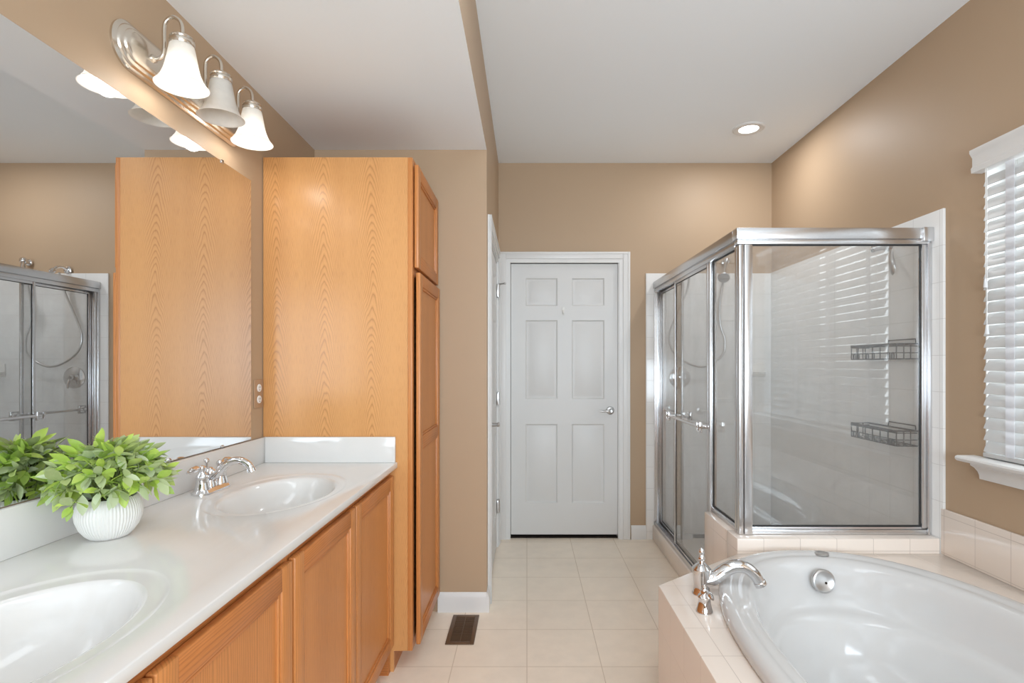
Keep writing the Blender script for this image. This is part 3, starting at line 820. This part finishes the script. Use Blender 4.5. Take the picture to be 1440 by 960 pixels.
# ================================================================== FLOOR REGISTER
fr = thing('floor_register', (-0.318, 2.655, 0), 'brown metal floor register in the tile beside the tall cabinet', 'vent')
b = B(); x0, x1, y0, y1 = -0.386, -0.250, 2.51, 2.80
box(b, x0, x0+.020, y0, y1, 0, 0.006, .0015); box(b, x1-.020, x1, y0, y1, 0, 0.006, .0015)
box(b, x0+.02, x1-.02, y0, y0+.022, 0, 0.006, .0015); box(b, x0+.02, x1-.02, y1-.022, y1, 0, 0.006, .0015)
obj('frame', b, M['bronze'], fr)
b = B()
yy = y0+.030
while yy < y1-.026:
    box(b, x0+.02, x1-.02, yy, yy+.0045, 0.0012, 0.005); yy += 0.0128
box(b, -.3195, -.3165, y0+.022, y1-.022, 0.001, 0.0048)
obj('louvers', b, M['bronze'], fr)
b = B(); box(b, x0+.018, x1-.018, y0+.02, y1-.02, 0.0002, 0.0010)  # flat near-black sheet painted as the shade below the louvers
obj('duct_shade_sheet', b, M['pit'], fr)

# ================================================================== TUB DECK
ZD = 0.48; DXL = 0.50; YLF = 2.37; XK = 0.935
TCX, TCY, TA, TB, TE = 1.165, 1.385, 0.548, 0.93, 2.3
td = thing('tub_deck', (1.2, 1.35, 0), 'beige tiled tub deck with a cut corner around the white bathtub', 'tub deck')
poly = [(DXL, 0.30), (XR-0.002, 0.30), (XR-0.002, YLF-0.001), (XK, YLF-0.001), (DXL, 2.03)]
b = B()
ring_fill(b, poly, [[(p.x, p.y) for p in sup(TCX, TCY, TA-0.035, TB-0.035, 0, 72, TE)]], ZD)
n = len(poly)
for i in range(n):
    a, c = poly[i], poly[(i+1) % n]
    b.faces.new([b.verts.new(p) for p in ((a[0], a[1], ZD), (c[0], c[1], ZD), (c[0], c[1], 0.0), (a[0], a[1], 0.0))])
bmesh.ops.remove_doubles(b, verts=list(b.verts), dist=1e-5)
es = [e for e in b.edges if len(e.link_faces) == 2 and all(abs(v.co.z-ZD) < 1e-5 for v in e.verts) and any(abs(f.normal.z) < 0.5 for f in e.link_faces)]
bmesh.ops.bevel(b, geom=es, offset=0.005, segments=2, affect='EDGES', profile=0.5)
obj('deck_tiles', b, M['btile'], td)
b = B(); box(b, XR-0.013, XR-0.001, 0.30, YLF-.002, ZD, 0.682, 0.003)
obj('wall_border', b, M['btile'], td)

# ================================================================== BATHTUB
bt = thing('bathtub', (TCX, TCY, 0), 'white oval drop-in bathtub set in the tiled deck', 'bathtub')
b = B()
prof = [(0.006, ZD+0.0005), (0.001, ZD+0.010), (0.0, ZD+0.022), (0.006, ZD+0.034), (0.020, ZD+0.041), (0.040, ZD+0.042), (0.056, ZD+0.037), (0.064, ZD+0.033), (0.072, ZD+0.034),
        (0.088, ZD+0.033), (0.100, ZD+0.027), (0.112, ZD+0.012), (0.124, ZD-0.020), (0.142, ZD-0.080), (0.154, ZD-0.122), (0.160, ZD-0.132), (0.170, ZD-0.138), (0.182, ZD-0.146),
        (0.192, ZD-0.165), (0.215, ZD-0.26), (0.245, ZD-0.33), (0.290, ZD-0.365), (0.36, ZD-0.378), (0.44, ZD-0.382), (0.53, ZD-0.384)]
rr = []
for d, z in prof:
    lng = d*(1.0 if d < 0.1 else 1.0+0.25*min(1, (d-0.1)/0.1))
    rr.append(sup(TCX, TCY, TA-d, TB-lng, z, 96, TE if d < 0.2 else 2.2))
loft(b, rr, False, True)
obj('tub_shell', b, M['acrylic'], bt, angle=80)
oc = Vector((TCX+0.012, TCY+TB-0.150, ZD-0.030)); on = Vector((0, -1, 0.22)).normalized()
oc = P(1158, 817, 2.145)
b = B(); lathe(b, [(0.046, -0.006), (0.046, 0.004), (0.044, 0.007), (0.038, 0.008), (0.036, 0.0068), (0.0, 0.0068)], oc, on, 40, 0, True, False)
of = tag(obj('overflow_plate', b, M['steel'], bt), 'round satin metal overflow plate')
b = B(); lathe(b, [(0.005, 0.006), (0.005, 0.009), (0.003, 0.0095)], oc+Vector((0.006, 0, -0.006)), on, 12)
obj('screw', b, M['dark'], of)
ac = Vector((1.248, 2.258, ZD+0.040))
b = B(); lathe(b, [(0.028, -0.004), (0.028, 0.0015), (0.026, 0.003), (0.020, 0.003), (0.018, 0.002), (0.0, 0.002)], ac, (0, 0, 1), 32, 0, True, False)
tag(obj('air_button', b, M['steel'], bt), 'small round metal cap on the rim')

# ------------------------------------------------------------------ tub filler
SB = Vector((0.640, 1.955, ZD+.0005))
tf = thing('tub_faucet', SB, 'chrome tub spout and valve handle on the tiled deck corner', 'faucet')
b = B()
lathe(b, [(0.034, 0), (0.034, 0.004), (0.030, 0.010), (0.028, 0.030), (0.029, 0.052), (0.031, 0.072), (0.034, 0.086), (0.034, 0.093), (0.028, 0.099), (0.020, 0.107), (0.011, 0.113)], SB, (0, 0, 1), 32)
obj('body', b, M['chrome'], tf)
b = B()
sp = [(0.010, 0, 0.046), (0.045, -0.002, 0.058), (0.085, -0.006, 0.088), (0.120, -0.010, 0.104), (0.155, -0.014, 0.100), (0.185, -0.018, 0.078), (0.205, -0.020, 0.048)]
tube(b, [SB+Vector(p) for p in sp], [0.027, 0.0255, 0.0245, 0.0235, 0.0225, 0.0205, 0.0195], 20, 0, 6)
e0 = SB+Vector((0.202, -0.0195, 0.053))
lathe(b, [(0.0205, 0), (0.022, 0.003), (0.022, 0.016), (0.017, 0.018)], e0, (0.5, -0.03, -0.86), 20)
obj('spout', b, M['chrome'], tf)
b = B(); lathe(b, [(0.009, 0.110), (0.007, 0.118), (0.011, 0.122), (0.0125, 0.130), (0.009, 0.138), (0.006, 0.142), (0.0105, 0.150), (0.010, 0.158), (0.004, 0.166), (0.001, 0.168)], SB, (0, 0, 1), 20)
obj('diverter_knob', b, M['chrome'], tf)
VB = Vector((0.603, 1.812, ZD+.0005))
b = B(); lathe(b, [(0.0285, 0), (0.0285, 0.004), (0.026, 0.009), (0.021, 0.030), (0.020, 0.044), (0.023, 0.050), (0.021, 0.055), (0.012, 0.062)], VB, (0, 0, 1), 28)
h = obj('valve', b, M['chrome'], tf)
b = B(); lathe(b, [(0.009, 0.058), (0.013, 0.064), (0.012, 0.072), (0.006, 0.078), (0.009, 0.083), (0.006, 0.090), (0.001, 0.092)], VB, (0, 0, 1), 16)
tp = VB+Vector((0, 0, 0.068))
tube(b, [tp, tp+Vector((0.004, -0.022, 0.004)), tp+Vector((0.006, -0.044, 0.004)), tp+Vector((0.007, -0.062, 0.0))], [0.006, 0.006, 0.009, 0.005], 12, 0, 5)
obj('lever', b, M['chrome'], h)

# ================================================================== SHOWER BASE, LEDGE AND CURB
ZK = 0.545
sl = thing('shower_ledge', (1.3, 2.9, 0), 'beige tiled ledge and low curb carrying the shower glass', 'ledge')
b = B()
box(b, XK, XR-0.014, YLF, 2.50, 0, ZK-.0005, 0.004); box(b, XK, 1.040, 2.50, 2.811, 0, ZK-.0005, 0.004)
obj('ledge', b, M['btile'], sl)
b = B(); box(b, 0.945, 1.040, 2.811, YB-.014, 0, 0.1115, 0.006)
obj('curb', b, M['btile'], sl)
b = B(); box(b, 1.041, XR-.013, 2.501, YB-.013, 0, 0.045, 0.004); 
sp_ = obj('shower_pan', b, M['acrylic'], None, (1.44, 3.26, 0)); tag(sp_, 'white shower floor pan inside the glass enclosure', 'shower pan')

# ================================================================== SHOWER ENCLOSURE
XS, YS = 0.985, 2.440
se = thing('shower_enclosure', (1.4, 3.2, 0.112), 'silver framed corner shower enclosure of hazy glass', 'shower')
ZH0, ZH1 = 1.866, 1.938
def rail(name, boxes, label=None, mat='alu', bev=0.003):
    b = B()
    for q in boxes: box(b, *q, bev)
    o = obj(name, b, M[mat], se)
    if label: tag(o, label)
    return o
rail('header_rail', [(XS-.035, XR-.014, YS-.028, YS+.028, ZH0+.022, ZH1), (XS-.03, XR-.014, YS-.020, YS+.020, ZH0, ZH0+.022), (XR-.060, XR-.013, YS-.036, YS+.034, ZH0+.010, ZH1+.002)], 'front header rail')
rail('header_rail', [(XS-.035, XS+.028, YS+.028, YB-.014, ZH0+.022, ZH1), (XS-.026, XS-.004, YS+.028, YB-.014, ZH0-.006, ZH0+.022), (XS+.008, XS+.022, YS+.028, YB-.014, ZH0, ZH0+.022)], 'side header rail')
rail('corner_post', [(XS-.022, XS+.000, YS-.018, YS+.018, ZK, ZH0), (XS+.002, XS+.040, YS-.022, YS-.002, ZK, ZH0), (XS-.024, XS+.004, YS+.010, YS+.034, ZK, ZH0)], None, 'alu', 0.006)
rail('wall_jamb', [(XR-.052, XR-.030, YS-.014, YS+.014, ZK+.03, ZH0), (XR-.030, XR-.0135, YS-.022, YS+.022, ZK, ZH0+.01)], 'jamb on the window-side wall')
rail('wall_jamb', [(XS-.020, XS+.024, YB-.050, YB-.030, .14, ZH0), (XS-.028, XS+.030, YB-.030, YB-.0135, .115, ZH0)], 'jamb on the far wall')
rail('bottom_rail', [(XS+.040, XR-.030, YS-.016, YS+.016, ZK, ZK+.022), (XS+.040, XR-.052, YS-.010, YS+.010, ZK+.022, ZK+.034)], 'front bottom rail')
rail('bottom_rail', [(XS-.014, XS+.014, YS+.034, 2.812, ZK, ZK+.026)], 'bottom rail of the narrow fixed panel')
rail('door_track', [(XS-.028, XS+.034, 2.845, YB-.0135, .112, .122), (XS-.028, XS-.022, 2.845, YB-.0135, .122, .142), (XS+.002, XS+.006, 2.845, YB-.0135, .122, .138), (XS+.028, XS+.034, 2.845, YB-.0135, .122, .145)], None, 'alu', 0.001)
rail('strike_post', [(XS-.020, XS+.016, 2.812, 2.845, .115, ZH0)], None, 'alu', 0.004)
rail('gasket', [(XS+.040, XR-.052, YS-.004, YS+.004, ZH0-.005, ZH0), (XS+.040, XR-.052, YS-.004, YS+.004, ZK+.034, ZK+.040), (XR-.055, XR-.052, YS-.004, YS+.004, ZK+.04, ZH0-.005), (XS+.040, XS+.044, YS-.004, YS+.004, ZK+.04, ZH0-.005)], 'black glazing gasket', 'rubber', 0)
rail('gasket', [(XS-.004, XS+.004, 2.807, 2.812, ZK+.026, ZH0), (XS-.004, XS+.004, YS+.034, 2.807, ZK+.026, ZK+.032), (XS-.004, XS+.004, YS+.034, 2.807, ZH0-.011, ZH0-.006)], 'black glazing gasket', 'rubber', 0)
def pane(name, q, label=None):
    b = B(); box(b, *q); o = obj(name, b, M['glass'], se)
    if label: tag(o, label)
    return o
pane('glass_panel', (XS+.044, XR-.055, YS-.002, YS+.002, ZK+.040, ZH0-.005), 'wide fixed glass panel above the tub')
pane('glass_panel', (XS-.002, XS+.002, YS+.034, 2.807, ZK+.032, ZH0-.011), 'narrow fixed glass panel beside the corner post')
for xx, y0, y1, side, lab in ((XS-.012, 2.852, 3.500, -1, 'outer sliding door with a towel bar handle'), (XS+.017, 3.430, 3.978, 1, 'inner sliding door')):
    b = B(); z0, z1 = .132, ZH0+.002
    for q in ((xx-.007, xx+.007, y0, y0+.020, z0, z1), (xx-.007, xx+.007, y1-.020, y1, z0, z1), (xx-.007, xx+.007, y0+.02, y1-.02, z0, z0+.026), (xx-.007, xx+.007, y0+.02, y1-.02, z1-.026, z1)): box(b, *q, 0.002)
    sd = tag(obj('sliding_door', b, M['alu'], se), lab)
    b = B(); box(b, xx-.002, xx+.002, y0+.023, y1-.023, z0+.029, z1-.029); obj('glass', b, M['glass'], sd)
    b = B()
    for q in ((xx-.003, xx+.003, y0+.020, y0+.023, z0+.026, z1-.026), (xx-.003, xx+.003, y1-.023, y1-.020, z0+.026, z1-.026), (xx-.003, xx+.003, y0+.023, y1-.023, z0+.026, z0+.029), (xx-.003, xx+.003, y0+.023, y1-.023, z1-.029, z1-.026)): box(b, *q)
    obj('gasket', b, M['rubber'], sd)
    b = B(); zb = 0.985; xo = xx+side*0.045
    ya, yb_ = (y0+.012, y1-.012)
    tube(b, [(xo, ya, zb), (xo, yb_, zb)], 0.0095, 14)
    for yy in (ya, yb_):
        tube(b, [(xx+side*.004, yy, zb), (xo, yy, zb)], 0.012, 14)
        t = bmesh.new()
        for q in ((-.030, -.020, -.030, .030), (.020, .030, -.030, .030), (-.020, .020, -.030, -.020), (-.020, .020, .020, .030)):
            box(t, min(xo-side*.004, xo+side*.012), max(xo-side*.004, xo+side*.012), yy+q[0], yy+q[1], zb+q[2], zb+q[3], 0.003)
        merge(b, t, 0)
    obj('towel_bar', b, M['chrome'], sd)

# ================================================================== SHOWER FITTINGS
YT = YB-0.012; XT = XR-0.012
sh = thing('shower_fixture', (1.20, YT, 2.03), 'small chrome shower head on a bent pipe above the round valve', 'shower')
b = B(); lathe(b, [(0.030, 0), (0.028, 0.006), (0.014, 0.012)], (1.20, YT, 2.03), (0, -1, 0), 24)
obj('flange', b, M['chrome'], sh)
b = B(); tube(b, [(1.20, YT-.008, 2.03), (1.20, YT-.05, 2.045), (1.205, YT-.09, 2.035), (1.21, YT-.115, 2.01)], 0.010, 12, 0, 5)
lathe(b, [(0.014, 0), (0.018, 0.01), (0.018, 0.03), (0.012, 0.036)], (1.21, YT-.108, 2.018), (0.1, -.6, -.8), 16)
obj('pipe', b, M['chrome'], sh)

hs = thing('hand_shower', (1.49, YT, 2.07), 'chrome hand shower with looping hose held on the far shower wall', 'shower head')
b = B(); lathe(b, [(0.026, 0), (0.024, 0.008), (0.014, 0.014), (0.012, 0.035)], (1.49, YT, 2.085), (0, -1, 0), 20)
ball(b, (1.485, YT-.052, 2.09), 0.026)
obj('bracket', b, M['chrome'], hs)
b = B(); tube(b, [(1.485, YT-.06, 2.085), (1.465, YT-.085, 2.05), (1.445, YT-.12, 2.00), (1.43, YT-.145, 1.965)], [0.012, 0.011, 0.012, 0.018], 14, 0, 5)
lathe(b, [(0.018, -0.03), (0.036, -0.012), (0.043, 0.0), (0.043, 0.012), (0.038, 0.016), (0.0, 0.016)], (1.425, YT-.155, 1.952), (-.25, -.75, -.6), 28)
obj('handset', b, M['chrome'], hs)
b = B(); tube(b, [(1.485, YT-.05, 2.065), (1.44, YT-.045, 1.80), (1.44, YT-.045, 1.62), (1.475, YT-.045, 1.50), (1.45, YT-.045, 1.38), (1.30, YT-.04, 1.30), (1.12, YT-.04, 1.38), (1.06, YT-.04, 1.52), (1.12, YT-.04, 1.70), (1.19, YT-.04, 1.86), (1.205, YT-.07, 2.0)], 0.0075, 10, 0, 8)
tag(obj('hose', b, M['steel'], hs), 'grey flexible hose')

sv = thing('shower_valve', (1.15, YT, 1.22), 'round chrome valve plate with a lever on the far shower wall', 'valve')
b = B(); lathe(b, [(0.082, 0), (0.080, 0.005), (0.060, 0.011), (0.030, 0.014)], (1.15, YT, 1.22), (0, -1, 0), 40)
obj('plate', b, M['chrome'], sv)
b = B(); lathe(b, [(0.026, 0.012), (0.024, 0.04), (0.020, 0.055), (0.0, 0.058)], (1.15, YT, 1.22), (0, -1, 0), 24, 0, True, False)
tube(b, [(1.15, YT-.045, 1.22), (1.15, YT-.055, 1.18), (1.15, YT-.062, 1.14)], [0.010, 0.009, 0.007], 12)
obj('handle', b, M['chrome'], sv)

# hand shower with a curved handle on the window-side wall
hb = thing('hand_shower', (XT, 2.70, 1.90), 'chrome curved-handle hand shower hanging on the window-side shower wall', 'shower head')
b = B(); lathe(b, [(0.024, 0), (0.022, 0.006), (0.013, 0.012), (0.011, 0.05), (0.013, 0.072), (0.016, 0.080), (0.016, 0.092), (0.009, 0.096)], (XT, 2.70, 1.912), (-1, 0, -0.12), 20)
obj('bracket', b, M['chrome'], hb)
b = B(); q = [P(1256, 347, 2.69), P(1254, 360, 2.685), P(1255.5, 370, 2.68), P(1259, 380, 2.68), P(1262, 391, 2.68)]
tube(b, q, [0.011, 0.012, 0.019, 0.025, 0.012], 14, 0, 6)
obj('handset', b, M['steel'], hb)

sd_ = thing('soap_dish', (1.73, YT, 1.22), 'white ceramic soap dish set in the far shower wall tile', 'soap dish')
b = B(); box(b, 1.665, 1.795, YT-.012, YT, 1.225, 1.325, 0.005)
obj('back', b, M['ceramic'], sd_)
b = B(); rr = []
for a, z in ((0.060, 1.245), (0.066, 1.262), (0.062, 1.264), (0.054, 1.252)):
    rr.append([Vector((1.73+math.cos(t_*2*PI/32)*a, YT-.011-max(0, math.sin(t_*2*PI/32))*a*1.1, z)) for t_ in range(32)])
loft(b, rr, True, True); obj('tray', b, M['ceramic'], sd_)

# ------------------------------------------------------------------ wire caddies on the window-side wall
def caddy(zt, label):
    c = thing('shower_caddy', (XT, 2.67, zt-.075), label, 'caddy', 'wire shower caddies')
    xw_, xf = XT-.004, XT-.100; y0, y1 = 2.505, 2.860; zb = zt-.070
    R = 0.0026
    b = B()
    tube(b, [(xw_, y0, zt), (xf, y0+.004, zt), (xf, y1-.004, zt), (xw_, y1, zt), (xw_, y0, zt)], 0.0042, 8)
    tube(b, [(xw_, y0+.002, zt-.010), (xf, y0+.006, zt-.010), (xf, y1-.006, zt-.010), (xw_, y1-.002, zt-.010)], R, 6)
    box(b, xf-.003, xf+.002, y0, y1, zt-.010, zt+.003, 0.001)
    obj('top_rim', b, M['wire'], c)
    b = B()
    tube(b, [(xw_, y0, zb), (xf, y0+.004, zb), (xf, y1-.004, zb), (xw_, y1, zb), (xw_, y0, zb)], 0.0028, 8)
    k = y0+.004
    while k <= y1-.003:
        tube(b, [(xf, k, zt), (xf, k, zb)], R, 6); tube(b, [(xf, k, zb), (xw_, k, zb)], R*.6, 6); k += 0.0578
    for xx in (XT-.036, XT-.068):
        for yy in (y0, y1): tube(b, [(xx, yy, zt), (xx, yy, zb)], R, 6)
        tube(b, [(xx, y0, zb), (xx, y1, zb)], R*.8, 6)
    tube(b, [(xf, y0+.004, zb+.028), (xf, y1-.004, zb+.028)], R, 6); tube(b, [(xf, y0+.004, zb+.028), (xw_, y0, zb+.028)], R, 6)
    obj('basket', b, M['wire'], c)
    b = B()
    tube(b, [(xw_, y0+.01, zt), (xw_, y0+.012, zt+.024), (xw_, y0+.20, zt+.024), (xw_, y0+.202, zt)], 0.0028, 8)
    obj('back_rail', b, M['wire'], c)
    b = B()
    tube(b, [(xf-.004, y0+.012, zb), (xf-.004, y1-.012, zb)], R, 6)
    for yy in (y0+.022, y0+.050, y0+.165, y0+.21, y0+.285, y0+.315, y0+.338):
        tube(b, [(xf-.004, yy-.007, zb), (xf-.004, yy-.007, zb+.022), (xf-.004, yy, zb+.030), (xf-.004, yy+.007, zb+.022), (xf-.004, yy+.007, zb)], R, 6, 0, 4)
    obj('hooks', b, M['wire'], c)
caddy(1.416, 'dark wire shower caddy, upper of the two behind the wide glass')
caddy(1.006, 'dark wire shower caddy, lower of the two behind the wide glass')
